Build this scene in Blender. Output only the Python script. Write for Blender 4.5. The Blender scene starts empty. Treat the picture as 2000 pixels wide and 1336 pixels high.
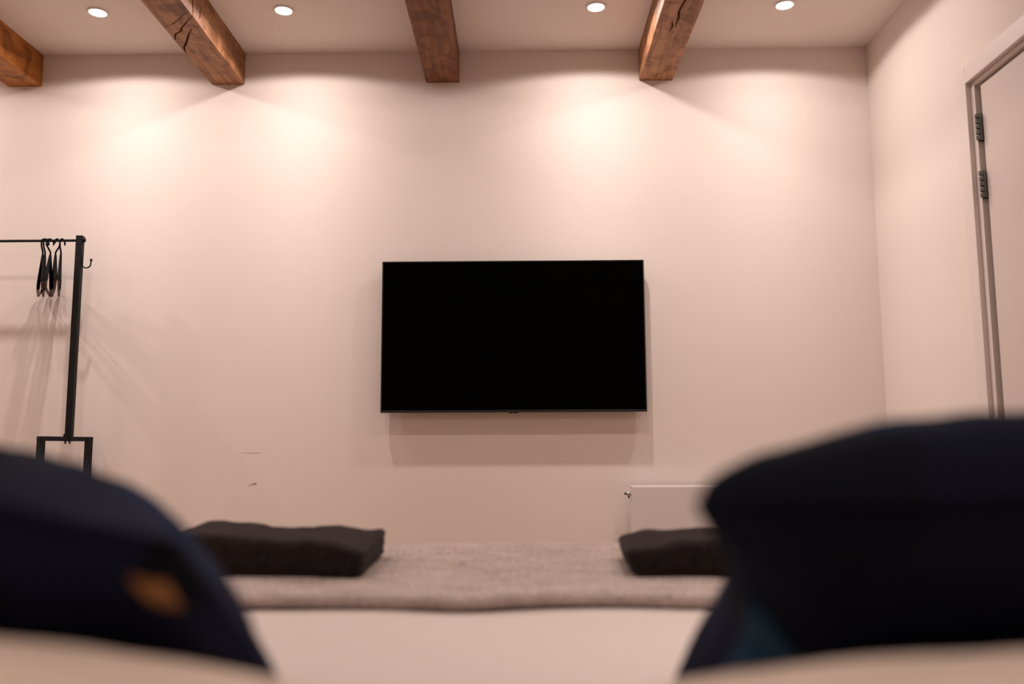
import bpy, bmesh, math, random
from mathutils import Vector, Matrix, noise

random.seed(4)
scene = bpy.context.scene
col = scene.collection
PI = math.pi

# ------------------------------------------------------------------ camera
cam_d = bpy.data.cameras.new('camera')
cam = bpy.data.objects.new('camera', cam_d)
col.objects.link(cam)
scene.camera = cam
pitch, yaw, roll = math.radians(7.08), math.radians(0.7), math.radians(-0.275)
fwd = Vector((-math.sin(yaw) * math.cos(pitch), math.cos(yaw) * math.cos(pitch), math.sin(pitch)))
rt = Vector((math.cos(yaw), math.sin(yaw), 0))
up = rt.cross(fwd)
r2 = rt * math.cos(roll) + up * math.sin(roll)
u2 = -rt * math.sin(roll) + up * math.cos(roll)
m = Matrix((r2, u2, -fwd)).transposed().to_4x4()
m.translation = Vector((0, 0, 0.77))
cam.matrix_world = m
cam_d.sensor_width = 36
cam_d.lens = 36 * 1723 / 2000
cam_d.clip_start = 0.01
cam_d.dof.use_dof = True
cam_d.dof.focus_distance = 4.0
cam_d.dof.aperture_fstop = 1.75

# ------------------------------------------------------------------ world, view
world = bpy.data.worlds.new('world')
scene.world = world
world.use_nodes = True
world.node_tree.nodes['Background'].inputs[0].default_value = (0.9, 0.85, 0.8, 1)
world.node_tree.nodes['Background'].inputs[1].default_value = 0.02
vs = scene.view_settings
vs.view_transform = 'Standard'
vs.look = 'None'
vs.gamma = 1
vs.use_curve_mapping = False
vs.exposure = 0.32

CEIL = 2.7125
WALL = 4.1
RIGHT = 1.676
LEFT = -3.75
BACK = -0.30
LIGHT_X = (-3.05, -1.873, -1.047, 0.332, 1.159)
LIGHT_ROWS = ((3.675, 0.62), (3.15, 0.27), (1.1, 0.27))
LAMP_POWER = 14.0
LAMP_COLOR = (1.0, 0.865, 0.81)


def lamp_data():
    """warm narrow-beam LED lamp: bright along the axis, exponential fall-off, cut off by the recess"""
    l = bpy.data.lights.new('lamp', 'SPOT')
    l.spot_size = PI * 0.999
    l.spot_blend = 0
    l.shadow_soft_size = 0.02
    l.energy = LAMP_POWER
    l.color = LAMP_COLOR
    l.use_nodes = True
    nt = l.node_tree
    N, L = nt.nodes, nt.links
    N.clear()
    out = N.new('ShaderNodeOutputLight')
    em = N.new('ShaderNodeEmission')
    tc = N.new('ShaderNodeTexCoord')
    sp = N.new('ShaderNodeSeparateXYZ')
    L.new(tc.outputs['Normal'], sp.inputs[0])
    def math_(op, a, b=None):
        n = N.new('ShaderNodeMath')
        n.operation = op
        for i, v in enumerate((a, b)):
            if v is None:
                continue
            if isinstance(v, (int, float)):
                n.inputs[i].default_value = v
            else:
                L.new(v, n.inputs[i])
        return n.outputs[0]
    th = math_('ARCCOSINE', math_('MINIMUM', math_('ABSOLUTE', sp.outputs[2]), 0.9999))
    ex = math_('EXPONENT', math_('MULTIPLY', th, -1 / 0.40))
    core = math_('EXPONENT', math_('MULTIPLY', math_('MULTIPLY', th, th), -1 / 0.078))
    ex = math_('ADD', math_('ADD', ex, 0.042), math_('MULTIPLY', core, 0.55))
    mr = N.new('ShaderNodeMapRange')
    mr.interpolation_type = 'SMOOTHSTEP'
    L.new(th, mr.inputs[0])
    mr.inputs[1].default_value = 1.29
    mr.inputs[2].default_value = 1.41
    mr.inputs[3].default_value = 1.0
    mr.inputs[4].default_value = 0.0
    s = math_('MULTIPLY', math_('MULTIPLY', ex, mr.outputs[0]), 10.0)
    L.new(s, em.inputs[1])
    em.inputs[0].default_value = (1, 1, 1, 1)
    L.new(em.outputs[0], out.inputs[0])
    return l


LAMP = lamp_data()

# ------------------------------------------------------------------ helpers
def mat(name, color, rough=0.6, spec=0.5, metal=0.0):
    m = bpy.data.materials.new(name)
    m.use_nodes = True
    b = m.node_tree.nodes['Principled BSDF']
    b.inputs['Base Color'].default_value = (*color, 1)
    b.inputs['Roughness'].default_value = rough
    b.inputs['Specular IOR Level'].default_value = spec
    b.inputs['Metallic'].default_value = metal
    return m


def nodes(m):
    return m.node_tree.nodes, m.node_tree.links, m.node_tree.nodes['Principled BSDF']


def bump(m, scale, strength, dist=0.002, detail=4, stretch=None):
    N, L, b = nodes(m)
    tc = N.new('ShaderNodeTexCoord')
    mp = N.new('ShaderNodeMapping')
    if stretch:
        mp.inputs['Scale'].default_value = stretch
    nz = N.new('ShaderNodeTexNoise')
    nz.inputs['Scale'].default_value = scale
    nz.inputs['Detail'].default_value = detail
    bp = N.new('ShaderNodeBump')
    bp.inputs['Strength'].default_value = strength
    bp.inputs['Distance'].default_value = dist
    L.new(tc.outputs['Object'], mp.inputs[0])
    L.new(mp.outputs[0], nz.inputs[0])
    L.new(nz.outputs[0], bp.inputs['Height'])
    L.new(bp.outputs[0], b.inputs['Normal'])
    return nz


def noisy(m, c1, c2, scale, stretch=(1, 1, 1), lo=0.35, hi=0.65, detail=5, dist=0.0):
    N, L, b = nodes(m)
    tc = N.new('ShaderNodeTexCoord')
    mp = N.new('ShaderNodeMapping')
    mp.inputs['Scale'].default_value = stretch
    nz = N.new('ShaderNodeTexNoise')
    nz.inputs['Scale'].default_value = scale
    nz.inputs['Detail'].default_value = detail
    nz.inputs['Distortion'].default_value = dist
    rp = N.new('ShaderNodeValToRGB')
    rp.color_ramp.elements[0].position = lo
    rp.color_ramp.elements[0].color = (*c1, 1)
    rp.color_ramp.elements[1].position = hi
    rp.color_ramp.elements[1].color = (*c2, 1)
    L.new(tc.outputs['Object'], mp.inputs[0])
    L.new(mp.outputs[0], nz.inputs[0])
    L.new(nz.outputs[0], rp.inputs[0])
    L.new(rp.outputs[0], b.inputs['Base Color'])
    return rp


def link(name, me, parent=None, material=None):
    o = bpy.data.objects.new(name, me)
    col.objects.link(o)
    if parent:
        o.parent = parent
    if material:
        me.materials.append(material)
    return o


def obj(name, bm, material, parent=None, smooth=False, loc=None):
    bmesh.ops.recalc_face_normals(bm, faces=bm.faces[:])
    me = bpy.data.meshes.new(name)
    bm.to_mesh(me)
    bm.free()
    if smooth:
        me.polygons.foreach_set('use_smooth', [True] * len(me.polygons))
    o = link(name, me, parent, material)
    if loc:
        o.location = loc
    return o


def tag(o, label, cat, group=None):
    o['label'] = label
    o['category'] = cat
    if group:
        o['group'] = group
    return o


def thing(name, label, cat, loc=(0, 0, 0), group=None):
    o = bpy.data.objects.new(name, None)
    col.objects.link(o)
    o.location = loc
    o.empty_display_size = 0.1
    return tag(o, label, cat, group)


def struct(o):
    o['kind'] = 'structure'
    return o


def box(bm, lo, hi, bevel=0.0, seg=2, mtx=None):
    vs_ = []
    b2 = bmesh.new()
    bmesh.ops.create_cube(b2, size=1)
    for v in b2.verts:
        v.co = Vector((lo[i] + (v.co[i] + 0.5) * (hi[i] - lo[i]) for i in range(3)))
    if bevel:
        bmesh.ops.bevel(b2, geom=b2.edges[:], offset=bevel, segments=seg, profile=0.5, affect='EDGES')
    if mtx:
        bmesh.ops.transform(b2, matrix=mtx, verts=b2.verts[:])
    tmp = bpy.data.meshes.new('t')
    b2.to_mesh(tmp)
    b2.free()
    bm.from_mesh(tmp)
    bpy.data.meshes.remove(tmp)
    return bm


def boxes(*args, bevel=0.0):
    bm = bmesh.new()
    for lo, hi in args:
        box(bm, lo, hi, bevel)
    return bm


def tube(bm, pts, rad, n=10, closed=False):
    """round tube through points, radius a number or list"""
    pts = [Vector(p) for p in pts]
    k = len(pts)
    rings = []
    prev = None
    for i, p in enumerate(pts):
        if closed:
            t = (pts[(i + 1) % k] - pts[i - 1]).normalized()
        else:
            t = (pts[min(i + 1, k - 1)] - pts[max(i - 1, 0)]).normalized()
        if prev is None:
            a = t.orthogonal().normalized()
        else:
            a = (prev - t * prev.dot(t))
            a = a.normalized() if a.length > 1e-6 else t.orthogonal().normalized()
        prev = a
        b = t.cross(a)
        r = rad[i] if isinstance(rad, (list, tuple)) else rad
        rings.append([bm.verts.new(p + (a * math.cos(q) + b * math.sin(q)) * r) for q in [2 * PI * j / n for j in range(n)]])
    m_ = k if closed else k - 1
    for i in range(m_):
        A, B = rings[i], rings[(i + 1) % k]
        for j in range(n):
            bm.faces.new((A[j], A[(j + 1) % n], B[(j + 1) % n], B[j]))
    if not closed:
        bm.faces.new(rings[0][::-1])
        bm.faces.new(rings[-1])
    return bm


def lathe(bm, prof, n=32, mtx=None, cap=True):
    rings = []
    for r, z in prof:
        rings.append([bm.verts.new((r * math.cos(2 * PI * j / n), r * math.sin(2 * PI * j / n), z)) for j in range(n)])
    for i in range(len(rings) - 1):
        for j in range(n):
            bm.faces.new((rings[i][j], rings[i][(j + 1) % n], rings[i + 1][(j + 1) % n], rings[i + 1][j]))
    if cap:
        bm.faces.new(rings[0][::-1])
        bm.faces.new(rings[-1])
    if mtx:
        bmesh.ops.transform(bm, matrix=mtx, verts=bm.verts[:])
    return bm


def nz(x, y, z=0.0, s=1.0):
    return noise.noise(Vector((x * s, y * s, z * s)))


# ------------------------------------------------------------------ materials
M_wall = mat('wall_paint', (0.80, 0.715, 0.665), 0.85, 0.15)
bump(M_wall, 260, 0.12, 0.001)
M_ceil = mat('ceiling_paint', (0.80, 0.715, 0.665), 0.9, 0.1)
bump(M_ceil, 200, 0.1, 0.001)
M_trim = mat('painted_trim', (0.78, 0.70, 0.66), 0.45, 0.35)
M_door = mat('painted_door', (0.70, 0.61, 0.57), 0.5, 0.3)
M_gap = mat('dark_gap', (0.05, 0.045, 0.04), 0.9, 0.1)
M_black = mat('black_steel', (0.007, 0.007, 0.007), 0.55, 0.2)
M_blackp = mat('black_plastic', (0.010, 0.010, 0.010), 0.35, 0.5)
M_screen = mat('dark_screen', (0.0008, 0.0008, 0.0008), 0.18, 0.02)
M_white_metal = mat('white_radiator_enamel', (0.72, 0.66, 0.63), 0.4, 0.4)
M_chrome = mat('brushed_metal', (0.55, 0.52, 0.5), 0.3, 0.5, 1.0)
M_lighttrim = mat('white_lamp_trim', (0.85, 0.82, 0.78), 0.4, 0.4)
M_lens = bpy.data.materials.new('lit_lens')
M_lens.use_nodes = True
_n, _l, _b = nodes(M_lens)
_b.inputs['Base Color'].default_value = (0, 0, 0, 1)
_b.inputs['Emission Color'].default_value = (1.0, 0.90, 0.78, 1)
_b.inputs['Emission Strength'].default_value = 9.0

M_floor = mat('oak_floor', (0.22, 0.13, 0.08), 0.45, 0.4)
noisy(M_floor, (0.16, 0.09, 0.05), (0.30, 0.18, 0.11), 3.0, (8, 0.8, 1))
M_sheet = mat('white_cotton', (0.74, 0.65, 0.60), 0.9, 0.1)
bump(M_sheet, 500, 0.08, 0.0006)
M_pillow = mat('ivory_cotton', (0.84, 0.69, 0.58), 0.9, 0.1)
bump(M_pillow, 300, 0.08, 0.0006)
M_headboard = mat('grey_upholstery', (0.20, 0.18, 0.17), 0.95, 0.1)
M_bedbase = mat('dark_bed_base', (0.05, 0.045, 0.045), 0.9, 0.1)

# heathered throw
M_throw = mat('heathered_wool', (0.4, 0.34, 0.3), 0.95, 0.05)
N, L, b = nodes(M_throw)
tc = N.new('ShaderNodeTexCoord')
def _noise(scale, stretch, detail=6):
    mp = N.new('ShaderNodeMapping'); mp.inputs['Scale'].default_value = stretch
    q = N.new('ShaderNodeTexNoise'); q.inputs['Scale'].default_value = scale; q.inputs['Detail'].default_value = detail
    L.new(tc.outputs['Object'], mp.inputs[0]); L.new(mp.outputs[0], q.inputs[0])
    return q.outputs[0]
n1 = _noise(230, (1, 0.5, 1)); n2 = _noise(16, (0.6, 1.8, 1), 10)
r1 = N.new('ShaderNodeValToRGB'); r1.color_ramp.elements[0].position = 0.36; r1.color_ramp.elements[1].position = 0.64
r1.color_ramp.elements[0].color = (0.38, 0.31, 0.28, 1); r1.color_ramp.elements[1].color = (0.74, 0.62, 0.57, 1)
L.new(n1, r1.inputs[0])
r2_ = N.new('ShaderNodeValToRGB'); r2_.color_ramp.elements[0].position = 0.38; r2_.color_ramp.elements[1].position = 0.58
r2_.color_ramp.elements[0].color = (0.80, 0.79, 0.78, 1); r2_.color_ramp.elements[1].color = (1, 1, 1, 1)
L.new(n2, r2_.inputs[0])
mx = N.new('ShaderNodeMix'); mx.data_type = 'RGBA'; mx.blend_type = 'MULTIPLY'; mx.inputs[0].default_value = 1
L.new(r1.outputs[0], mx.inputs[6]); L.new(r2_.outputs[0], mx.inputs[7]); L.new(mx.outputs[2], b.inputs['Base Color'])
bp = N.new('ShaderNodeBump'); bp.inputs['Strength'].default_value = 0.5; bp.inputs['Distance'].default_value = 0.003
L.new(n1, bp.inputs['Height']); L.new(bp.outputs[0], b.inputs['Normal'])

# towelling
M_towel = mat('charcoal_terry', (0.03, 0.024, 0.024), 1.0, 0.05)
noisy(M_towel, (0.013, 0.010, 0.010), (0.036, 0.028, 0.028), 140, lo=0.3, hi=0.7)
bump(M_towel, 260, 1.0, 0.004, 3)
nodes(M_towel)[2].inputs['Sheen Weight'].default_value = 0.25
nodes(M_towel)[2].inputs['Sheen Roughness'].default_value = 0.5
nodes(M_towel)[2].inputs['Sheen Tint'].default_value = (0.5, 0.42, 0.42, 1)

# navy printed velvet
M_navy = mat('navy_printed_velvet', (0.006, 0.009, 0.02), 0.9, 0.06)
N, L, b = nodes(M_navy)
tc = N.new('ShaderNodeTexCoord')
vo = N.new('ShaderNodeTexVoronoi'); vo.inputs['Scale'].default_value = 7.0; vo.inputs['Randomness'].default_value = 1.0
nn = N.new('ShaderNodeTexNoise'); nn.inputs['Scale'].default_value = 6.0
mxv = N.new('ShaderNodeMix'); mxv.data_type = 'VECTOR'; mxv.inputs[0].default_value = 0.12
L.new(tc.outputs['Object'], nn.inputs[0]); L.new(tc.outputs['Object'], mxv.inputs[4]); L.new(nn.outputs[1], mxv.inputs[5])
L.new(mxv.outputs[1], vo.inputs[0])
rp = N.new('ShaderNodeValToRGB'); rp.color_ramp.interpolation = 'LINEAR'
e = rp.color_ramp.elements
e[0].position = 0.30; e[0].color = (0.0085, 0.0110, 0.018, 1)
e[1].position = 0.95; e[1].color = (0.006, 0.028, 0.075, 1)
x = e.new(0.55); x.color = (0.014, 0.017, 0.042, 1)
x = e.new(0.75); x.color = (0.013, 0.020, 0.058, 1)
L.new(vo.outputs['Color'], rp.inputs[0])
L.new(rp.outputs[0], b.inputs['Base Color'])
b.inputs['Sheen Weight'].default_value = 0.0
M_tan = mat('tan_leather', (0.33, 0.155, 0.055), 0.6, 0.3)
noisy(M_tan, (0.24, 0.11, 0.04), (0.42, 0.20, 0.07), 40)
M_bluep = mat('teal_blue_velvet', (0.012, 0.048, 0.095), 0.85, 0.1)

# oak beam
def wood(name, c1, c2, c3, seed):
    m = mat(name, c2, 0.55, 0.3)
    N, L, b = nodes(m)
    tc = N.new('ShaderNodeTexCoord')
    mp = N.new('ShaderNodeMapping'); mp.inputs['Scale'].default_value = (9, 0.9, 9); mp.inputs['Location'].default_value = (seed, seed * 2.3, seed)
    g = N.new('ShaderNodeTexNoise'); g.inputs['Scale'].default_value = 3.2; g.inputs['Detail'].default_value = 8; g.inputs['Distortion'].default_value = 1.2
    L.new(tc.outputs['Object'], mp.inputs[0]); L.new(mp.outputs[0], g.inputs[0])
    rp = N.new('ShaderNodeValToRGB')
    e = rp.color_ramp.elements
    e[0].position = 0.30; e[0].color = (*c1, 1)
    e[1].position = 0.72; e[1].color = (*c3, 1)
    x = e.new(0.5); x.color = (*c2, 1)
    L.new(g.outputs[0], rp.inputs[0])
    # blotches and knots
    n2 = N.new('ShaderNodeTexNoise'); n2.inputs['Scale'].default_value = 7; n2.inputs['Detail'].default_value = 6; n2.inputs['Distortion'].default_value = 2.0
    mp2 = N.new('ShaderNodeMapping'); mp2.inputs['Location'].default_value = (seed * 3, seed, 0)
    L.new(tc.outputs['Object'], mp2.inputs[0]); L.new(mp2.outputs[0], n2.inputs[0])
    r2 = N.new('ShaderNodeValToRGB'); r2.color_ramp.elements[0].position = 0.33; r2.color_ramp.elements[1].position = 0.55
    r2.color_ramp.elements[0].color = (0.55, 0.5, 0.48, 1); r2.color_ramp.elements[1].color = (1, 1, 1, 1)
    L.new(n2.outputs[0], r2.inputs[0])
    mx = N.new('ShaderNodeMix'); mx.data_type = 'RGBA'; mx.blend_type = 'MULTIPLY'; mx.inputs[0].default_value = 1
    L.new(rp.outputs[0], mx.inputs[6]); L.new(r2.outputs[0], mx.inputs[7]); L.new(mx.outputs[2], b.inputs['Base Color'])
    bp = N.new('ShaderNodeBump'); bp.inputs['Strength'].default_value = 0.35; bp.inputs['Distance'].default_value = 0.003
    L.new(g.outputs[0], bp.inputs['Height']); L.new(bp.outputs[0], b.inputs['Normal'])
    return m


WOOD = [wood('oiled_oak_%s' % k, *c) for k, c in {
    'amber': ((0.26, 0.085, 0.014), (0.38, 0.135, 0.024), (0.50, 0.20, 0.040), 1.7),
    'split': ((0.20, 0.085, 0.038), (0.33, 0.15, 0.068), (0.47, 0.23, 0.105), 4.1),
    'brown': ((0.14, 0.054, 0.024), (0.23, 0.092, 0.040), (0.31, 0.135, 0.06), 7.3),
    'pale': ((0.22, 0.10, 0.048), (0.37, 0.175, 0.085), (0.50, 0.255, 0.13), 9.9)}.items()]

# ------------------------------------------------------------------ room shell
T = 0.14
struct(obj('floor', boxes(((LEFT - T, BACK - T, -0.1), (RIGHT + T, WALL + T, 0))), M_floor))
struct(obj('ceiling', boxes(((LEFT - T, BACK - T, CEIL), (RIGHT + T, WALL + T, CEIL + 0.12))), M_ceil))
wb = struct(obj('wall_back', boxes(((LEFT, WALL, 0), (RIGHT, WALL + T, CEIL))), M_wall))
struct(obj('wall_left', boxes(((LEFT - T, BACK - T, 0), (LEFT, WALL + T, CEIL))), M_wall))
struct(obj('wall_front', boxes(((LEFT, BACK - T, 0), (RIGHT, BACK, CEIL))), M_wall))
DY0, DY1, DZ = 2.32, 3.14, 2.105       # door opening
bm = boxes(((RIGHT, DY1, 0), (RIGHT + T, WALL + T, CEIL)),
           ((RIGHT, BACK - T, 0), (RIGHT + T, DY0, CEIL)),
           ((RIGHT, DY0, DZ), (RIGHT + T, DY1, CEIL)))
struct(obj('wall_right', bm, M_wall))
struct(obj('baseboard_back', boxes(((LEFT, WALL - 0.015, 0), (RIGHT, WALL, 0.12)), bevel=0.003), M_trim))
struct(obj('baseboard_right', boxes(((RIGHT - 0.015, BACK, 0), (RIGHT, DY0 - 0.08, 0.12)),
                                    ((RIGHT - 0.015, DY1 + 0.095, 0), (RIGHT, WALL - 0.015, 0.12)), bevel=0.003), M_trim))

# scuffs on the paint: two faint scratches
M_scuff = mat('scuff', (0.55, 0.46, 0.42), 0.9, 0.1)
bm = bmesh.new()
tube(bm, [(-1.315, WALL - 0.0003, 0.771), (-1.26, WALL - 0.0006, 0.770), (-1.21, WALL - 0.0003, 0.770)], [0.0002, 0.0004, 0.0002], 6)
tube(bm, [(-1.27, WALL - 0.0003, 0.620), (-1.25, WALL - 0.0008, 0.629), (-1.236, WALL - 0.0010, 0.634), (-1.228, WALL - 0.0003, 0.635)], [0.0003, 0.0008, 0.0022, 0.0004], 6)
sc = obj('scuff_mark', bm, M_scuff, wb)

# ------------------------------------------------------------------ door
door = bpy.data.objects.new('door_1', None)
col.objects.link(door)
door.location = (RIGHT, (DY0 + DY1) / 2, 0)
struct(door)
door['label'] = 'pale painted door with dark steel hinges in the right wall'
dl = door.location
def D(lo, hi):
    return (tuple(lo[i] - dl[i] for i in range(3)), tuple(hi[i] - dl[i] for i in range(3)))
CI = DY1 + 0.024      # casing inner edge
CO = CI + 0.068
bm = boxes(D((RIGHT - 0.022, CI, 0), (RIGHT, CO, 2.19)),
           D((RIGHT - 0.022, DY0 - 0.092, 0), (RIGHT, DY0 - 0.024, 2.19)),
           D((RIGHT - 0.022, DY0 - 0.024, 2.122), (RIGHT, CI, 2.19)), bevel=0.002)
obj('casing', bm, M_trim, door)
bm = boxes(D((RIGHT - 0.004, DY1 - 0.002, 0), (RIGHT + 0.13, CI - 0.002, DZ + 0.014)),
           D((RIGHT - 0.004, DY0 - 0.022, 0), (RIGHT + 0.13, DY0 + 0.002, DZ + 0.014)),
           D((RIGHT - 0.004, DY0 + 0.002, DZ - 0.002), (RIGHT + 0.13, DY1 - 0.002, DZ + 0.014)),
           D((RIGHT + 0.052, DY1 - 0.016, 0), (RIGHT + 0.075, DY1 - 0.002, DZ - 0.002)),
           D((RIGHT + 0.052, DY0 + 0.002, 0), (RIGHT + 0.075, DY0 + 0.016, DZ - 0.002)), bevel=0.0015)
obj('door_frame', bm, M_trim, door)
bm = boxes(D((RIGHT + 0.006, DY0 + 0.006, 0.008), (RIGHT + 0.05, DY1 - 0.026, DZ - 0.012)), bevel=0.003)
obj('door_leaf', bm, M_door, door)
M_hinge = mat('dark_steel_hinge', (0.17, 0.17, 0.165), 0.35, 0.5, 0.7)
for z0 in (1.887, 1.672, 0.22):
    hz = 0.102
    hy = DY1 - 0.016
    bm = boxes(D((RIGHT - 0.004, DY1 - 0.0245, z0), (RIGHT + 0.03, DY1 - 0.0225, z0 + hz)), D((RIGHT - 0.004, DY1 - 0.006, z0), (RIGHT + 0.03, DY1 - 0.004, z0 + hz)))
    h = obj('hinge', bm, M_hinge, door)
    h['label'] = 'dark steel butt hinge'
    for k in range(5):
        a = z0 + k * hz / 5 + 0.0026
        bz_ = z0 + (k + 1) * hz / 5 - 0.0026
        kb = lathe(bmesh.new(), [(0.0080, a), (0.0085, a + 0.0010), (0.0085, bz_ - 0.0010), (0.0080, bz_)], 14,
                   Matrix.Translation(Vector((RIGHT - 0.010, hy - 0.004, 0)) - dl))
        obj('knuckle', kb, M_hinge, h, smooth=False)
    kb = lathe(bmesh.new(), [(0.0068, z0 + 0.003), (0.0068, z0 + hz - 0.003)], 10, Matrix.Translation(Vector((RIGHT - 0.010, hy - 0.004, 0)) - dl))
    obj('hinge_pin', kb, M_blackp, h)

# ------------------------------------------------------------------ beams
def wedge(pts, normal, width, depth):
    """closed tapering wedge along a polyline lying on a face whose outward normal is given"""
    n = Vector(normal)
    P = [Vector(p) for p in pts]
    # refine and roughen
    Q = []
    for i in range(len(P) - 1):
        for k in range(4):
            q = P[i].lerp(P[i + 1], k / 4)
            t = (P[i + 1] - P[i]).normalized()
            q = q + n.cross(t) * 0.0022 * math.sin(7.3 * (i * 4 + k) + len(pts))
            Q.append(q)
    Q.append(P[-1])
    bm = bmesh.new()
    R = []
    for i, q in enumerate(Q):
        f = i / (len(Q) - 1)
        w = width * (0.12 + 0.88 * math.sin(PI * min(max(f, 0.0), 1.0)) ** 0.6) / 2
        t = (Q[min(i + 1, len(Q) - 1)] - Q[max(i - 1, 0)]).normalized()
        s = n.cross(t).normalized()
        R.append([bm.verts.new(q + s * w + n * 0.004), bm.verts.new(q - s * w + n * 0.004), bm.verts.new(q - n * depth * (0.35 + 0.65 * math.sin(PI * f)))])
    for i in range(len(R) - 1):
        for j in range(3):
            bm.faces.new((R[i][j], R[i][(j + 1) % 3], R[i + 1][(j + 1) % 3], R[i + 1][j]))
    bm.faces.new(R[0][::-1])
    bm.faces.new(R[-1])
    bmesh.ops.recalc_face_normals(bm, faces=bm.faces[:])
    me = bpy.data.meshes.new('cut')
    bm.to_mesh(me)
    bm.free()
    return me


def beam(x0, x1, material, label, cuts=()):
    bm = bmesh.new()
    zb = 2.553
    box(bm, (x0, BACK, zb), (x1, WALL, CEIL))
    # sections along the length so the arrises can wander a little
    bmesh.ops.bisect_plane(bm, geom=bm.verts[:] + bm.edges[:] + bm.faces[:], plane_co=(0, 3.9, 0), plane_no=(0, 1, 0))
    for k in range(1, 22):
        bmesh.ops.bisect_plane(bm, geom=bm.verts[:] + bm.edges[:] + bm.faces[:], plane_co=(0, BACK + k * 0.19, 0), plane_no=(0, 1, 0))
    es = [e for e in bm.edges if abs(e.verts[0].co.z - zb) < 1e-4 and abs(e.verts[1].co.z - zb) < 1e-4 and abs(e.verts[0].co.x - e.verts[1].co.x) < 1e-4]
    bmesh.ops.bevel(bm, geom=es, offset=0.0035, segments=2, profile=0.5, affect='EDGES')
    for v in bm.verts:
        if v.co.z < CEIL - 0.01 and v.co.y < WALL - 0.05 and v.co.y > BACK + 0.05:
            v.co.x += 0.0012 * nz(v.co.y, x0, 1.0, 3.1)
            v.co.z += 0.0012 * nz(v.co.y, x0, 9.0, 2.7)
    o = obj('ceiling_beam', bm, material)
    for pts, nrm, w, d in cuts:
        c = bpy.data.objects.new('cut', wedge(pts, nrm, w, d))
        col.objects.link(c)
        md = o.modifiers.new('b', 'BOOLEAN')
        md.operation = 'DIFFERENCE'
        md.solver = 'EXACT'
        md.object = c
        dg = bpy.context.evaluated_depsgraph_get()
        me = bpy.data.meshes.new_from_object(o.evaluated_get(dg))
        o.modifiers.clear()
        o.data = me
        bpy.data.objects.remove(c)
    tag(o, label, 'beam', 'oak beams across the ceiling')
    return o


DN = (0, 0, -1)
z = 2.553
beam(-2.51, -2.345, WOOD[0], 'amber oak ceiling beam cut off by the left edge of the picture')
beam(-1.508, -1.349, WOOD[1], 'oak ceiling beam with several dark open cracks, between the two left lamps', [
    ([(-1.506, 3.508, z), (-1.467, 3.495, z), (-1.393, 3.417, z), (-1.36, 3.388, z)], DN, 0.006, 0.014),
    ([(-1.506, 3.63, z), (-1.476, 3.569, z), (-1.439, 3.536, z), (-1.437, 3.52, z), (-1.347, 3.416, z)], DN, 0.012, 0.03),
    ([(-1.506, 3.745, z), (-1.49, 3.699, z), (-1.445, 3.614, z), (-1.386, 3.515, z)], DN, 0.011, 0.03),
    ([(-1.349, 3.421, 2.549), (-1.349, 3.416, 2.596), (-1.349, 3.406, 2.63), (-1.349, 3.40, 2.67)], (1, 0, 0), 0.016, 0.03),
    ([(-1.349, 3.490, 2.58), (-1.349, 3.499, 2.605), (-1.349, 3.492, 2.625)], (1, 0, 0), 0.012, 0.02)])
beam(-0.462, -0.300, WOOD[2], 'dark brown oak ceiling beam left of centre, the plainest and darkest of the four')
beam(0.573, 0.735, WOOD[3], 'oak ceiling beam with one long crack on its underside, between the two right lamps', [
    ([(0.645, 3.05, z), (0.66, 3.2, z), (0.654, 3.33, z), (0.650, 3.436, z), (0.656, 3.5, z), (0.656, 3.56, z)], DN, 0.011, 0.03),
    ([(0.636, 3.50, z), (0.640, 3.54, z), (0.640, 3.60, z)], DN, 0.011, 0.015),
    ([(0.573, 3.50, 2.605), (0.573, 3.60, 2.598), (0.573, 3.70, 2.593), (0.573, 3.804, 2.597)], (-1, 0, 0), 0.004, 0.01)])

# ------------------------------------------------------------------ recessed ceiling lamps
def ceiling_lamp(x, y, label, power):
    t = thing('ceiling_light', label, 'ceiling light', (x, y, CEIL), 'recessed ceiling lamps')
    t_ = lathe(bmesh.new(), [(0.037, -0.0008), (0.036, -0.0055), (0.039, -0.0075), (0.0455, -0.004), (0.0465, 0.0)], 40, cap=False)
    obj('trim_ring', t_, M_lighttrim, t, True)
    l_ = lathe(bmesh.new(), [(0.0365, -0.0015), (0.03, -0.0035), (0.015, -0.0048), (0.001, -0.005)], 40)
    obj('lens', l_, M_lens, t, True)
    lo = bpy.data.objects.new('lamp_bulb', LAMP)
    if power != 1.0:
        lo.data = LAMP.copy()
        lo.data.energy = LAMP_POWER * power
    col.objects.link(lo)
    lo.parent = t
    lo.location = (0, 0, -0.03)
    return t


names = ['lit recessed ceiling lamp beyond the left edge of the picture',
         'lit recessed ceiling lamp furthest left, between the amber beam and the cracked beam',
         'lit recessed ceiling lamp between the cracked beam and the dark central beam',
         'lit recessed ceiling lamp just left of the beam with one long crack',
         'lit recessed ceiling lamp furthest right, nearest the right wall']
bays = ['beyond the outermost left beam', 'between the amber and the cracked beam', 'between the cracked and the dark beam',
        'left of the beam with one long crack', 'nearest the right wall']
for y, pw in LIGHT_ROWS:
    for i, x in enumerate(LIGHT_X):
        if y > 3.5:
            ceiling_lamp(x, y, names[i], pw * (0.85, 1.0)[i != 4] * (1.5 if i == 0 else 1.0))
        else:
            ceiling_lamp(x, y, 'lit recessed ceiling lamp, %s, %s' % ('second row' if y > 3 else 'row over the bed', bays[i]), pw)

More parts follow.
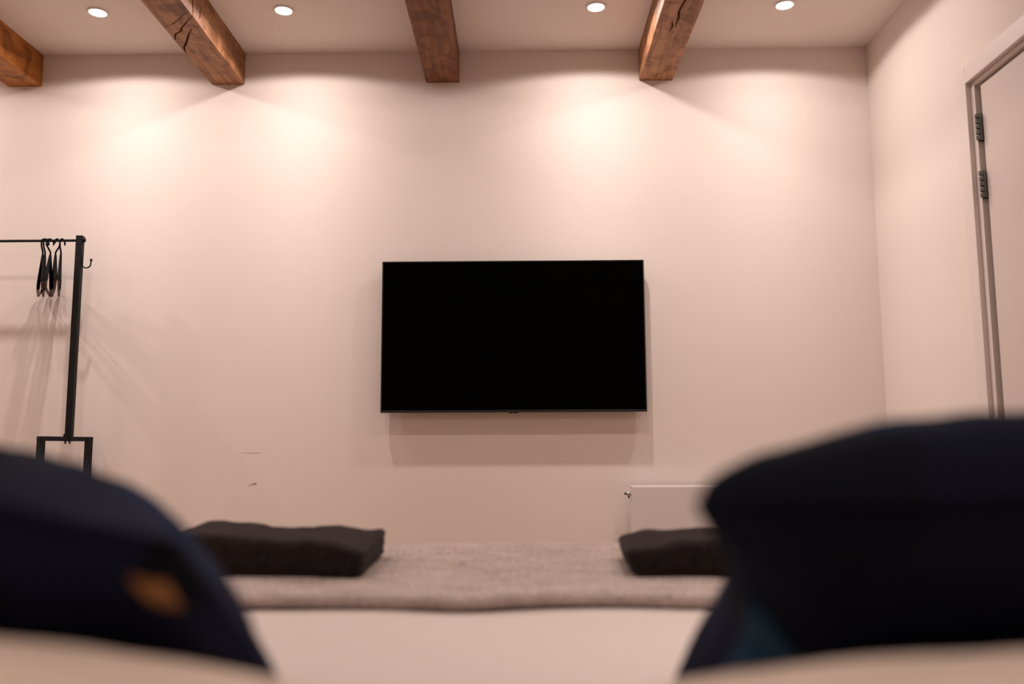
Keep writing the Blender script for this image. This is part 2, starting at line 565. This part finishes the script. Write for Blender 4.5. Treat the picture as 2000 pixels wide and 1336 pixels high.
# ------------------------------------------------------------------ television
tx0, tx1, tz0, tz1 = -0.655, 0.567, 0.949, 1.656
tv = thing('television', 'large black flat television mounted on the wall', 'television', ((tx0 + tx1) / 2, WALL, tz0))
def TV(lo, hi):
    o = tv.location
    return tuple(lo[i] - o[i] for i in range(3)), tuple(hi[i] - o[i] for i in range(3))
yf = WALL - 0.053
bz = 0.006
bm = boxes(TV((tx0, yf, tz0), (tx1, yf + 0.02, tz0 + 0.010)), TV((tx0, yf, tz1 - bz), (tx1, yf + 0.02, tz1)),
           TV((tx0, yf, tz0 + 0.010), (tx0 + bz, yf + 0.02, tz1 - bz)), TV((tx1 - bz, yf, tz0 + 0.010), (tx1, yf + 0.02, tz1 - bz)), bevel=0.001)
obj('bezel', bm, M_blackp, tv)
obj('screen', boxes(TV((tx0 + bz - 0.001, yf + 0.003, tz0 + 0.009), (tx1 - bz + 0.001, yf + 0.012, tz1 - bz + 0.001))), M_screen, tv)
obj('back_cover', boxes(TV((tx0 + 0.004, yf + 0.012, tz0 + 0.004), (tx1 - 0.004, yf + 0.026, tz1 - 0.004)),
                        TV((tx0 + 0.16, yf + 0.02, tz0 + 0.03), (tx1 - 0.16, yf + 0.045, tz0 + 0.42)), bevel=0.004), M_blackp, tv)
obj('wall_bracket', boxes(TV((-0.25, yf + 0.04, 1.2), (0.16, WALL - 0.0005, 1.42))), M_black, tv)
sx = (tx0 + tx1) / 2
obj('sensor', boxes(TV((sx - 0.021, yf + 0.001, tz0 - 0.005), (sx - 0.004, yf + 0.016, tz0 + 0.001)),
                    TV((sx + 0.004, yf + 0.001, tz0 - 0.005), (sx + 0.021, yf + 0.016, tz0 + 0.001)),
                    TV((sx - 0.006, yf + 0.001, tz0 - 0.003), (sx + 0.006, yf + 0.016, tz0 + 0.001)), bevel=0.001), M_blackp, tv)

# ------------------------------------------------------------------ radiator
rx0, rx1, rz0, rz1, ryf, ryb = 0.483, 1.48, 0.125, 0.615, 3.995, 4.065
rad = thing('radiator', 'white flat panel radiator on the wall below and right of the television', 'radiator', (rx0, WALL, rz0))
def RD(lo, hi):
    o = rad.location
    return tuple(lo[i] - o[i] for i in range(3)), tuple(hi[i] - o[i] for i in range(3))
obj('front_panel', boxes(RD((rx0 + 0.002, ryf, rz0), (rx1, ryf + 0.012, rz1 - 0.003)), bevel=0.002), M_white_metal, rad)
obj('side_panel', boxes(RD((rx0, ryf + 0.008, rz0 + 0.01), (rx0 + 0.006, ryb, rz1 - 0.002)), bevel=0.001), M_white_metal, rad)
obj('side_panel', boxes(RD((rx1 - 0.006, ryf + 0.008, rz0 + 0.01), (rx1, ryb, rz1 - 0.002)), bevel=0.001), M_white_metal, rad)
obj('back_panel', boxes(RD((rx0 + 0.006, ryb - 0.008, rz0 + 0.02), (rx1 - 0.006, ryb, rz1 - 0.015))), M_white_metal, rad)
gr = obj('top_grille', boxes(RD((rx0, ryf + 0.004, rz1 - 0.004), (rx1, ryf + 0.013, rz1 + 0.001)), RD((rx0, ryb - 0.01, rz1 - 0.004), (rx1, ryb, rz1 + 0.001)),
                             *[RD((rx0 + 0.006 + k * 0.0245, ryf + 0.012, rz1 - 0.004), (rx0 + 0.020 + k * 0.0245, ryb - 0.01, rz1)) for k in range(40)]), M_white_metal, rad)
bm = bmesh.new()
tube(bm, [(rx0 - 0.020, ryb - 0.02, rz1 - 0.036), (rx0 + 0.004, ryb - 0.02, rz1 - 0.036)], 0.011, 14)
for v in bm.verts: v.co -= rad.location
obj('air_valve', bm, M_chrome, rad, True)
bm = bmesh.new()
tube(bm, [(rx0 - 0.028, ryb - 0.02, rz1 - 0.036), (rx0 - 0.020, ryb - 0.02, rz1 - 0.036)], 0.005, 8)
box(bm, (rx0 - 0.012, ryb - 0.026, rz1 - 0.056), (rx0 - 0.006, ryb - 0.014, rz1 - 0.046))
for v in bm.verts: v.co -= rad.location
obj('bleed_screw', bm, M_blackp, rad)
obj('mounting_bracket', boxes(RD((rx0 + 0.15, ryb, 0.2), (rx0 + 0.18, WALL, 0.5))), M_white_metal, rad)
obj('mounting_bracket', boxes(RD((rx1 - 0.18, ryb, 0.2), (rx1 - 0.15, WALL, 0.5))), M_white_metal, rad)

# ------------------------------------------------------------------ clothes rack
px, py = -2.046, 3.97
rack = thing('clothes_rack', 'black steel clothes rack with a thin rail against the wall at left', 'clothes rack', (px, py, 0))
ro = Vector((px, py, 0))
lx = -3.40
def shift(bm, o):
    for v in bm.verts:
        v.co -= o
    return bm
PW = 0.0145
FY = 0.838
for sx_, mirror in ((px, 1), (lx, -1)):
    up_ = obj('upright', shift(boxes(((sx_ - PW, py - 0.013, FY + 0.001), (sx_ + PW, py + 0.013, 1.771)), bevel=0.0015), ro), M_black, rack)
    a = -math.atan2(0.5, 1.0) * mirror
    mt = Matrix.Translation((sx_, py, 0)) @ Matrix.Rotation(a, 4, 'Z')
    # local Y runs along the foot frame: far end +, near end -
    far, near = 0.102, -0.134
    bm = bmesh.new(); box(bm, (-0.012, near - 0.014, FY - 0.012), (0.012, far + 0.014, FY + 0.008), 0.001, 1, mt)
    obj('crossbar', shift(bm, ro), M_black, rack)
    for e_ in (far, near):
        bm = bmesh.new(); box(bm, (-0.014, e_ - 0.012, 0.0), (0.014, e_ + 0.012, FY + 0.008), 0.001, 1, mt)
        obj('leg', shift(bm, ro), M_black, rack)
    bm = bmesh.new()
    for q in (-0.009, 0.010):
        tube(bm, [(sx_ + q, py - 0.012, FY - 0.024), (sx_ + q, py - 0.012, FY - 0.01)], 0.0038, 10)
    box(bm, (sx_ - 0.018, py - 0.017, FY - 0.013), (sx_ + 0.02, py - 0.006, FY + 0.02), 0.001)
    obj('clamp_bolts', shift(bm, ro), M_black, rack)
    d_ = 1 if mirror > 0 else -1
    bm = bmesh.new()
    tube(bm, [(sx_ + d_ * 0.012, py, 1.752), (sx_ + d_ * 0.021, py, 1.752), (sx_ + d_ * 0.024, py, 1.752)], [0.012, 0.012, 0.008], 12)
    obj('end_bolt', shift(bm, ro), M_black, rack, True)
    bm = bmesh.new()
    hp = [(0.013, 1.684), (0.0165, 1.670), (0.0165, 1.650), (0.019, 1.640)]
    for k in range(9):
        q = PI + k * PI / 8
        hp.append((0.0375 + 0.0195 * math.cos(q), 1.636 + 0.017 * math.sin(q)))
    hp.append((0.0580, 1.650))
    tube(bm, [(sx_ + d_ * hx, py - 0.004, hz_) for hx, hz_ in hp], [0.0042] * 3 + [0.0032] * (len(hp) - 3), 8)
    bmesh.ops.create_uvsphere(bm, u_segments=12, v_segments=8, radius=0.0062, matrix=Matrix.Translation((sx_ + d_ * 0.0585, py - 0.004, 1.656)))
    box(bm, (sx_ + d_ * 0.012 if d_ > 0 else sx_ - 0.0175, py - 0.010, 1.655), (sx_ + 0.0175 if d_ > 0 else sx_ - 0.012, py + 0.004, 1.695), 0.001)
    obj('coat_hook', shift(bm, ro), M_black, rack, True)
RZ = 1.7495
bm = bmesh.new()
tube(bm, [(lx, py, RZ), (px, py, RZ)], 0.0060, 14)
obj('rail', shift(bm, ro), M_black, rack, True)

# hangers
M_hangend = mat('brown_hanger_end', (0.13, 0.09, 0.075), 0.6, 0.2)  # greyish brown for corner arms and trouser bar, below the black shoulder bar
M_hanger = mat('matt_black_hanger', (0.005, 0.0045, 0.0045), 0.8, 0.05)
def hanger(x, stem_dx, angle, hook_ang, hookdir, label):
    """x: place of the hook on the rail; the body is swivelled to `angle` from the wall normal"""
    t = thing('coat_hanger', label, 'hanger', (x, py, RZ), 'black coat hangers on the rack')
    # hook: plane at hook_ang from the wall normal (+Y)
    hd = Vector((-math.sin(hook_ang), math.cos(hook_ang), 0)) * hookdir
    R = 0.0185
    cz = -0.0112
    pts = []
    for k in range(13):
        q = math.radians(-20 + k * 200 / 12)
        pts.append(hd * (R * math.cos(q)) + Vector((0, 0, cz + R * math.sin(q))))
    sd = Vector((stem_dx, 0, 0))
    pts += [-hd * R * 0.82 + sd * 0.3 + Vector((0, 0, cz - 0.018)), -hd * R * 0.3 + sd * 0.8 + Vector((0, 0, cz - 0.034)), sd + Vector((0, 0, cz - 0.045)), sd + Vector((0, 0, cz - 0.070))]
    b_ = bmesh.new(); tube(b_, pts, 0.0039, 8)
    obj('hook', b_, M_hanger, t, True)
    w = Vector((-math.sin(angle), math.cos(angle), 0))
    nrm = Vector((math.cos(angle), math.sin(angle), 0))
    H = 0.128
    z0 = cz - 0.068
    def P(u, z_, n_=0.0):
        return sd + w * u + nrm * n_ + Vector((0, 0, z0 + z_))
    def strip(path, name, material, half=0.006, th=0.0035):
        b2 = bmesh.new()
        rings = []
        for i, (u, z_, hh, tt) in enumerate(path):
            rings.append([b2.verts.new(P(u, z_ + hh, tt)), b2.verts.new(P(u, z_ + hh, -tt)), b2.verts.new(P(u, z_ - hh, -tt)), b2.verts.new(P(u, z_ - hh, tt))])
        for i in range(len(rings) - 1):
            for j in range(4):
                b2.faces.new((rings[i][j], rings[i][(j + 1) % 4], rings[i + 1][(j + 1) % 4], rings[i + 1][j]))
        b2.faces.new(rings[0][::-1]); b2.faces.new(rings[-1])
        return obj(name, b2, material, t)
    strip([(-H, -0.128, .007, .0062), (-H + .010, -0.112, .010, .0075), (-H + 0.03, -0.088, .010, .007), (-0.05, -0.042, .010, .006), (-.012, -0.008, .012, .005), (0, 0, .012, .0045),
           (.012, -0.008, .012, .005), (0.05, -0.042, .010, .006), (H - .03, -0.088, .010, .007), (H - .010, -0.112, .010, .0075), (H, -0.128, .007, .0062)], 'shoulder_bar', M_hanger)
    for s in (-1, 1):
        strip([(s * H, -0.130, .006, .0062), (s * (H - 0.010), -0.146, .009, .005), (s * (H - 0.026), -0.162, .007, .0038)], 'corner_arm', M_hangend)
    strip([(-H + .028, -0.164, .0050, .0042), (H - .028, -0.164, .0050, .0042)], 'trouser_bar', M_hangend)
    return t


base = math.atan2(2.17, 3.97)
rd = math.radians
hanger(-2.2135, -0.003, base + rd(5.5), rd(-6), 1, 'black coat hanger furthest left on the rail, its body swung outwards')
hanger(-2.2040, -0.002, base - rd(1.5), rd(-6), 1, 'black coat hanger second from the left, pressed against the outermost one')
hanger(-2.1850, 0.004, base - rd(5.0), rd(-25), 1, 'black coat hanger in the middle of the five, seen half open')
hanger(-2.1510, -0.006, base + rd(2.2), rd(-6), -1, 'black coat hanger second from the right on the rail')
hanger(-2.1280, -0.004, base - rd(1.2), rd(-6), 1, 'black coat hanger furthest right, nearest the upright of the rack')

# ------------------------------------------------------------------ bed
BX0, BX1 = -0.86, 0.76
BCX = (BX0 + BX1) / 2
BY0, BY1 = -0.14, 2.20
MZ = 0.505
bed = thing('bed', 'double bed with a low upholstered base, under the pale cover', 'bed', (BCX, (BY0 + BY1) / 2, 0))
bo = bed.location.copy()
obj('bed_base', shift(boxes(((BX0 + 0.03, BY0, 0.08), (BX1 - 0.03, BY1 - 0.02, 0.28)), bevel=0.01), bo), M_bedbase, bed)
obj('mattress', shift(boxes(((BX0 + 0.03, BY0, 0.28), (BX1 - 0.03, BY1 - 0.02, MZ)), bevel=0.03), bo), M_sheet, bed)
obj('headboard', shift(boxes(((BX0 - 0.02, BY0 - 0.09, 0.0), (BX1 + 0.02, BY0, 1.05)), bevel=0.02), bo), M_headboard, bed)
for sx_ in (BX0 + 0.12, BX1 - 0.12):
    for sy_ in (BY0 + 0.12, BY1 - 0.14):
        bm = bmesh.new(); tube(bm, [(sx_, sy_, 0), (sx_, sy_, 0.081)], [0.018, 0.025], 12)
        obj('leg', shift(bm, bo), M_black, bed, True)


def smooth01(t):
    t = max(0.0, min(1.0, t))
    return t * t * (3 - 2 * t)


def blanket(x0, x1, y0, y1, ztop, thick, drop, nx, ny, zfun, yfront=None, side=True, foot=True, rad=0.035):
    """cloth lying on the bed: top sheet, hanging sides and foot, with thickness"""
    # parametrise u across (incl. drops), v along (incl. foot drop)
    W = x1 - x0
    us = []
    def prof(s, length, lead, tail):
        # s: arc position; returns (horizontal pos, drop)
        pass
    U = [-drop + (W + 2 * drop) * i / nx for i in range(nx + 1)] if side else [W * i / nx for i in range(nx + 1)]
    Ld = (y1 - y0) + (drop if foot else 0)
    V = [Ld * j / ny for j in range(ny + 1)]
    def fold(s, length):
        # past the end of `length` the cloth turns down over radius rad
        if s <= length - rad:
            return s, 0.0
        a = (s - (length - rad)) / rad
        if a < PI / 2:
            return length - rad + rad * math.sin(a), rad * (1 - math.cos(a))
        return length, rad + (s - (length - rad) - rad * PI / 2)
    top, bot = [], []
    for j, v in enumerate(V):
        yy, dz2 = fold(v, y1 - y0) if foot else (v, 0.0)
        rt_, rb_ = [], []
        for i, u in enumerate(U):
            if side:
                if u < W / 2:
                    xx, dz1 = fold(W - u, W)
                    xx = W - xx
                else:
                    xx, dz1 = fold(u, W)
            else:
                xx, dz1 = u, 0.0
            X = x0 + xx
            Y = y0 + yy
            if yfront:
                Y += yfront(X) * (1 - smooth01(v / 0.35))
            dd = max(dz1, dz2)
            n_ = Vector((0, 0, 1))
            if dz1 > rad and dz1 >= dz2:
                n_ = Vector((-1 if u < W / 2 else 1, 0, 0))
            elif dz2 > rad:
                n_ = Vector((0, 1, 0))
            elif dd > 0:
                sxx = (dz1 / rad) * (-1 if u < W / 2 else 1)
                n_ = Vector((sxx, dz2 / rad, 1 - dd / rad * 0.9)).normalized()
            zz = zfun(X, Y) * (1 if dd < 0.01 else 0.3)
            wob = 0.008 * math.sin(X * 19 + Y * 3) * min(1, dd / 0.15) if dd > 0.05 else 0
            p = Vector((X, Y, ztop - dd + zz)) + n_ * wob
            e_ = min(1.0, v / (thick * 0.9)) if not (j == 0) else 0.0
            hh = thick / 2
            rt_.append(p)
            rb_.append(p - n_ * thick)
        top.append(rt_); bot.append(rb_)
    bm = bmesh.new()
    A = [[bm.verts.new(p) for p in r] for r in top]
    B = [[bm.verts.new(p) for p in r] for r in bot]
    n1_, n2_ = len(A), len(A[0])
    for j in range(n1_ - 1):
        for i in range(n2_ - 1):
            bm.faces.new((A[j][i], A[j][i + 1], A[j + 1][i + 1], A[j + 1][i]))
            bm.faces.new((B[j][i], B[j + 1][i], B[j + 1][i + 1], B[j][i + 1]))
    def rim(a, b, outs):
        # rounded edge: intermediate row pushed outwards
        mids = []
        for k, (q, w_) in enumerate(zip(a, b)):
            mids.append([bm.verts.new(q.co * (1 - f) + w_.co * f + outs * thick * 0.5 * g) for f, g in ((0.12, 0.6), (0.3, 0.92), (0.5, 1.0), (0.7, 0.92), (0.88, 0.6))])
        for k in range(len(a) - 1):
            c0 = [a[k]] + mids[k] + [b[k]]
            c1 = [a[k + 1]] + mids[k + 1] + [b[k + 1]]
            for q in range(len(c0) - 1):
                bm.faces.new((c0[q], c0[q + 1], c1[q + 1], c1[q]))
    rim(A[0], B[0], Vector((0, -1, 0)))
    rim(A[-1], B[-1], Vector((0, 0, -1)) if foot else Vector((0, 1, 0)))
    rim([r[0] for r in A], [r[0] for r in B], Vector((0, 0, -1)) if side else Vector((-1, 0, 0)))
    rim([r[-1] for r in A], [r[-1] for r in B], Vector((0, 0, -1)) if side else Vector((1, 0, 0)))
    return bm


def duvet_z(x, y):
    return 0.004 * nz(x, y, 2.0, 2.2) + 0.0018 * nz(x, y, 5.0, 7.0)


du = obj('duvet', blanket(BX0 - 0.008, BX1 + 0.008, BY0 + 0.02, BY1, 0.525, 0.018, 0.26, 60, 70, duvet_z), M_sheet, smooth=True)
tag(du, 'smooth pale bed cover spread over the bed in front of the grey throw', 'bed cover')


def throw_front(x):
    return 0.012 * math.cos(x * 7.5) + 0.010 * nz(x, 3.0, 0, 4.0) - 0.024 * math.exp(-((x + 0.08) / 0.13) ** 2) + 0.003 * nz(x, 8.0, 0, 22.0)


def throw_z(x, y):
    edge = 1 - smooth01((y - 1.40) / 0.10)
    return 0.0032 * nz(x, y, 11.0, 3.0) + 0.0022 * nz(x, y, 4.0, 9.0) + 0.0025 * edge * nz(x, 0.3, 7, 14) + 0.001


th = obj('throw_blanket', blanket(BX0 - 0.020, BX1 + 0.020, 1.425, BY1 + 0.014, 0.549, 0.0215, 0.30, 150, 110, throw_z, throw_front), M_throw, smooth=True)
tag(th, 'heathered grey-beige wool throw laid across the foot of the bed', 'blanket')

# ------------------------------------------------------------------ towels
def towel(name, corners_b, hts, label, seed, over=(0, 0)):
    """folded towel. corners_b: base xy of front-left, front-right, rear-right, rear-left; hts: function(u,v)->height"""
    NX, NY, NZ = 90, 46, 14
    FL, FR, RR, RL = [Vector((*c, 0)) for c in corners_b]
    zb = 0.5485
    def pt(u, v, w):
        a = FL.lerp(FR, u); b = RL.lerp(RR, u)
        p = a.lerp(b, v)
        h = hts(u, v)
        p.z = zb + h * w
        return p
    bm = bmesh.new()
    # build a rounded box from six grids via superellipsoid-like mapping of a cube surface
    b2 = bmesh.new()
    bmesh.ops.create_cube(b2, size=2)
    bmesh.ops.subdivide_edges(b2, edges=b2.edges[:], cuts=39, use_grid_fill=True)
    W = (FR - FL).length; Dp = (RL - FL).length
    for v in b2.verts:
        x_, y_, z_ = v.co
        H = 0.068
        r = 0.019
        hx, hy, hz_ = W / 2, Dp / 2, H / 2
        p = Vector((x_ * hx, y_ * hy, z_ * hz_))
        # concentrate rounding: clamp to inner box and push to radius
        q = Vector((max(-hx + r, min(hx - r, p.x)), max(-hy + r, min(hy - r, p.y)), max(-hz_ + r, min(hz_ - r, p.z))))
        d = p - q
        if d.length > 1e-9:
            d = d.normalized() * r if (abs(x_) > .999) + (abs(y_) > .999) + (abs(z_) > .999) >= 1 else d
        p = q + d
        u = p.x / W + 0.5; vv = p.y / Dp + 0.5; w = p.z / H + 0.5
        # creases between folded layers on the sides
        lay = 0.0
        for c_ in (0.34, 0.67):
            lay += math.exp(-((w - c_ - 0.05 * nz(u * 3, vv * 3, seed)) / 0.05) ** 2)
        P_ = pt(u, vv, w)
        ex = (u - 0.5) * 2; ey = (vv - 0.5) * 2
        if abs(ex) > 0.9:
            P_.x -= math.copysign(1, ex) * 0.0025 * lay * smooth01((abs(ex) - 0.9) * 10)
        if abs(ey) > 0.9 and ey > 0:
            P_.y -= 0.004 * lay * smooth01((abs(ey) - 0.9) * 10)
        # lean of the left/right ends
        if ex < 0:
            P_.x += over[0] * w * smooth01(-ex)
        else:
            P_.x += over[1] * w * smooth01(ex)
        top = smooth01((w - 0.6) / 0.4)
        P_.z += top * (0.0035 * nz(P_.x, P_.y, seed, 16) + 0.0022 * nz(P_.x, P_.y, seed + 3, 40))
        P_.x += 0.0022 * nz(P_.x * 30, P_.y * 30, P_.z * 30 + seed)
        P_.y += 0.0025 * nz(P_.x * 24 + 5, P_.y * 24, P_.z * 24 + seed)
        v.co = P_
    o = obj(name, b2, M_towel, smooth=True)
    # terry loops: real short fibres along the surface
    rnd = random.Random(seed)
    return tag(o, label, 'towel', 'folded charcoal towels on the throw')


def interp(u, tab):
    for (a, x_), (b, y_) in zip(tab, tab[1:]):
        if u <= b:
            t = smooth01((u - a) / (b - a)) if b > a else 0
            return x_ + (y_ - x_) * t
    return tab[-1][1]


def hL(u, v):
    f = interp(u, [(0, .070), (.25, .0755), (.5, .070), (.65, .066), (.78, .067), (1, .052)])
    r = interp(u, [(0, .062), (.1, .077), (.3, .072), (.55, .060), (.72, .0675), (.86, .063), (.93, .060), (1, .0665)])
    return f + (r - f) * smooth01(v)


def hR(u, v):
    f = interp(u, [(0, .050), (.12, .054), (.25, .064), (.5, .067), (1, .066)])
    r = interp(u, [(0, .049), (.15, .062), (.28, .059), (.42, .064), (.55, .059), (1, .062)])
    return f + (r - f) * smooth01(v)


towel('folded_towel', ((-0.685, 1.638), (-0.285, 1.578), (-0.295, 1.91), (-0.715, 1.96)), hL,
      'dark charcoal folded towel on the throw, left of the two', 3, (0.0, 0.004))
towel('folded_towel', ((0.190, 1.592), (0.60, 1.58), (0.60, 1.88), (0.205, 1.875)), hR,
      'dark charcoal folded towel on the throw, right of the two, partly behind the cushion', 8, (-0.014, 0.0))

# ------------------------------------------------------------------ pillows and cushions
def cushion_surface(W, H, Tf, Tb, cx, cy, seed, wr=1.0, pw=0.42, pwf=None):
    """returns f(u,v,side) with u,v in -1..1; seam along the border; side=+1 front, -1 back"""
    def f(u, v, side):
        x_ = u * W / 2 * (1 - cx * (1 - v * v))
        y_ = v * H / 2 * (1 - cy * (1 - u * u))
        g = max(0.0, (1 - u * u) * (1 - v * v)) ** (pwf if (pwf and side > 0) else pw)
        T_ = Tf if side > 0 else Tb
        h = T_ * g
        edge = min(1.0, 4 * g)
        h += wr * edge * (0.006 * nz(u * 2.2, v * 2.2, seed + side) + 0.0025 * nz(u * 6, v * 6, seed + side * 2))
        # puckers running in from the seam
        per = math.atan2(v, u)
        h -= wr * 0.0025 * (1 - g) * g * 4 * (0.5 + 0.5 * math.sin(per * 17 + seed))
        return Vector((x_, y_, side * max(h, 0.0)))
    return f


def cushion_mesh(f, n=56):
    bm = bmesh.new()
    def warp(t):
        return math.sin(t * PI / 2)
    S = [warp(-1 + 2 * i / n) for i in range(n + 1)]
    F = [[bm.verts.new(f(u, v, 1)) for u in S] for v in S]
    B = [[F[j][i] if (i in (0, n) or j in (0, n)) else bm.verts.new(f(S[i], S[j], -1)) for i in range(n + 1)] for j in range(n + 1)]
    for j in range(n):
        for i in range(n):
            bm.faces.new((F[j][i], F[j][i + 1], F[j + 1][i + 1], F[j + 1][i]))
            bm.faces.new((B[j][i], B[j + 1][i], B[j + 1][i + 1], B[j][i + 1]))
    return bm


def seam_tube(f, r, n=40):
    bm = bmesh.new()
    pts = []
    for k in range(n):
        pts.append(f(-1 + 2 * k / n, -1, 1))
    for k in range(n):
        pts.append(f(1, -1 + 2 * k / n, 1))
    for k in range(n):
        pts.append(f(1 - 2 * k / n, 1, 1))
    for k in range(n):
        pts.append(f(-1, 1 - 2 * k / n, 1))
    tube(bm, pts, r, 8, closed=True)
    return bm


def patch(f, side, poly, off=0.003, n=14):
    """quad patch following the surface; poly four (u,v) corners"""
    bm = bmesh.new()
    a, b, c, d = [Vector(q) for q in poly]
    g = []
    for j in range(n + 1):
        row = []
        for i in range(n + 1):
            s, t = i / n, j / n
            uv = (a.lerp(b, s)).lerp(d.lerp(c, s), t)
            p = f(uv.x, uv.y, side)
            du_ = f(uv.x + 0.01, uv.y, side) - f(uv.x - 0.01, uv.y, side)
            dv_ = f(uv.x, uv.y + 0.01, side) - f(uv.x, uv.y - 0.01, side)
            nn_ = du_.cross(dv_).normalized()
            if nn_.z * side < 0:
                nn_ = -nn_
            row.append((p + nn_ * off, p - nn_ * 0.002))
        g.append(row)
    A = [[bm.verts.new(p[0]) for p in r] for r in g]
    Bq = [[bm.verts.new(p[1]) for p in r] for r in g]
    for j in range(n):
        for i in range(n):
            bm.faces.new((A[j][i], A[j][i + 1], A[j + 1][i + 1], A[j + 1][i]))
    ring = [(0, i) for i in range(n)] + [(j, n) for j in range(n)] + [(n, i) for i in range(n, 0, -1)] + [(j, 0) for j in range(n, 0, -1)]
    for k in range(len(ring)):
        (j0, i0), (j1, i1) = ring[k], ring[(k + 1) % len(ring)]
        bm.faces.new((A[j0][i0], A[j1][i1], Bq[j1][i1], Bq[j0][i0]))
    return bm


def frame(center, U, V):
    U = Vector(U).normalized()
    V = Vector(V)
    V = (V - U * V.dot(U)).normalized()
    Nn = -U.cross(V) if False else U.cross(V)
    m = Matrix((U, V, Nn)).transposed().to_4x4()
    m.translation = Vector(center)
    return m


# white bed pillows, lying flat; local z up
for cx_, rot, lab, seed in ((-0.415, 0.02, 'ivory bed pillow lying flat at bottom left under the left cushion', 2.0),
                            (0.335, -0.03, 'ivory bed pillow lying flat at bottom right under the right cushion', 5.0)):
    f = cushion_surface(0.76, 0.52, 0.098, 0.060, 0.02, 0.03, seed, 0.8, 0.40)
    t = thing('bed_pillow', lab, 'pillow', (cx_, 0.385, 0.590 if cx_ < 0 else 0.573), 'pale bed pillows')
    t.rotation_euler = (rd(-1), rd(2.5) if cx_ < 0 else 0, rot)
    obj('pillowcase', cushion_mesh(f), M_pillow, t, smooth=True)
    obj('seam', seam_tube(f, 0.0025), M_pillow, t, smooth=True)

# navy cushions leaning on them; local x right, y towards the upper edge, z = face that looks up at the foot end
def navy(center, U, V, W, H, Tf, Tb, cx, cy, seed, label, pwf=None):
    # mirrored handedness: build with local (x, y, z) = (U, V, N) where N looks to the foot of the bed
    U = Vector(U).normalized(); V = Vector(V); V = (V - U * V.dot(U)).normalized()
    Nn = -U.cross(V)          # towards foot and up
    m = Matrix((-U, V, Nn)).transposed().to_4x4()     # right handed: (-U) x V = N
    m.translation = Vector(center)
    t = thing('cushion', label, 'cushion', center, 'navy cushions leaning on the bed pillows')
    t.matrix_world = m
    f = cushion_surface(W, H, Tf, Tb, cx, cy, seed, 1.1, 0.42, pwf)
    obj('cover', cushion_mesh(f, 64), M_navy, t, smooth=True)
    obj('piping', seam_tube(f, 0.0035), M_navy, t, smooth=True)
    return t, f


# right cushion: inner top corner (0.116, 0.55, 0.74), inner bottom corner (0.15, 0.86, 0.54)
tR, fR = navy((0.345, 0.705, 0.645), (1, -0.060, 0.040), (0.0, -0.31, 0.200), 0.445, 0.372, 0.123, 0.070, 0.17, 0.03, 4.0,
              'dark navy square cushion leaning at the right, its corner pointing at the radiator', 0.335)
tL, fL = navy((-0.405, 0.72, 0.653), (1, -0.17, -0.20), (0.0, -0.31, 0.205), 0.42, 0.372, 0.108, 0.070, -0.02, 0.03, 9.0,
              'dark navy cushion leaning at the left with a small tan patch', 0.80)
# local x is -U, so the inner (right-hand) side of the left cushion is u < 0
o = obj('tan_patch', patch(fL, -1, [(-0.965, 0.87), (-0.875, 0.92), (-0.915, 0.79), (-0.965, 0.72)]), M_tan, tL, smooth=True)
o['label'] = 'small tan leather patch'
o = obj('blue_patch', patch(fR, -1, [(0.985, -0.35), (0.68, 0.0), (0.90, 0.5), (0.95, 0.5)]), M_bluep, tR, smooth=True)
o['label'] = 'teal blue printed area near the inner edge'
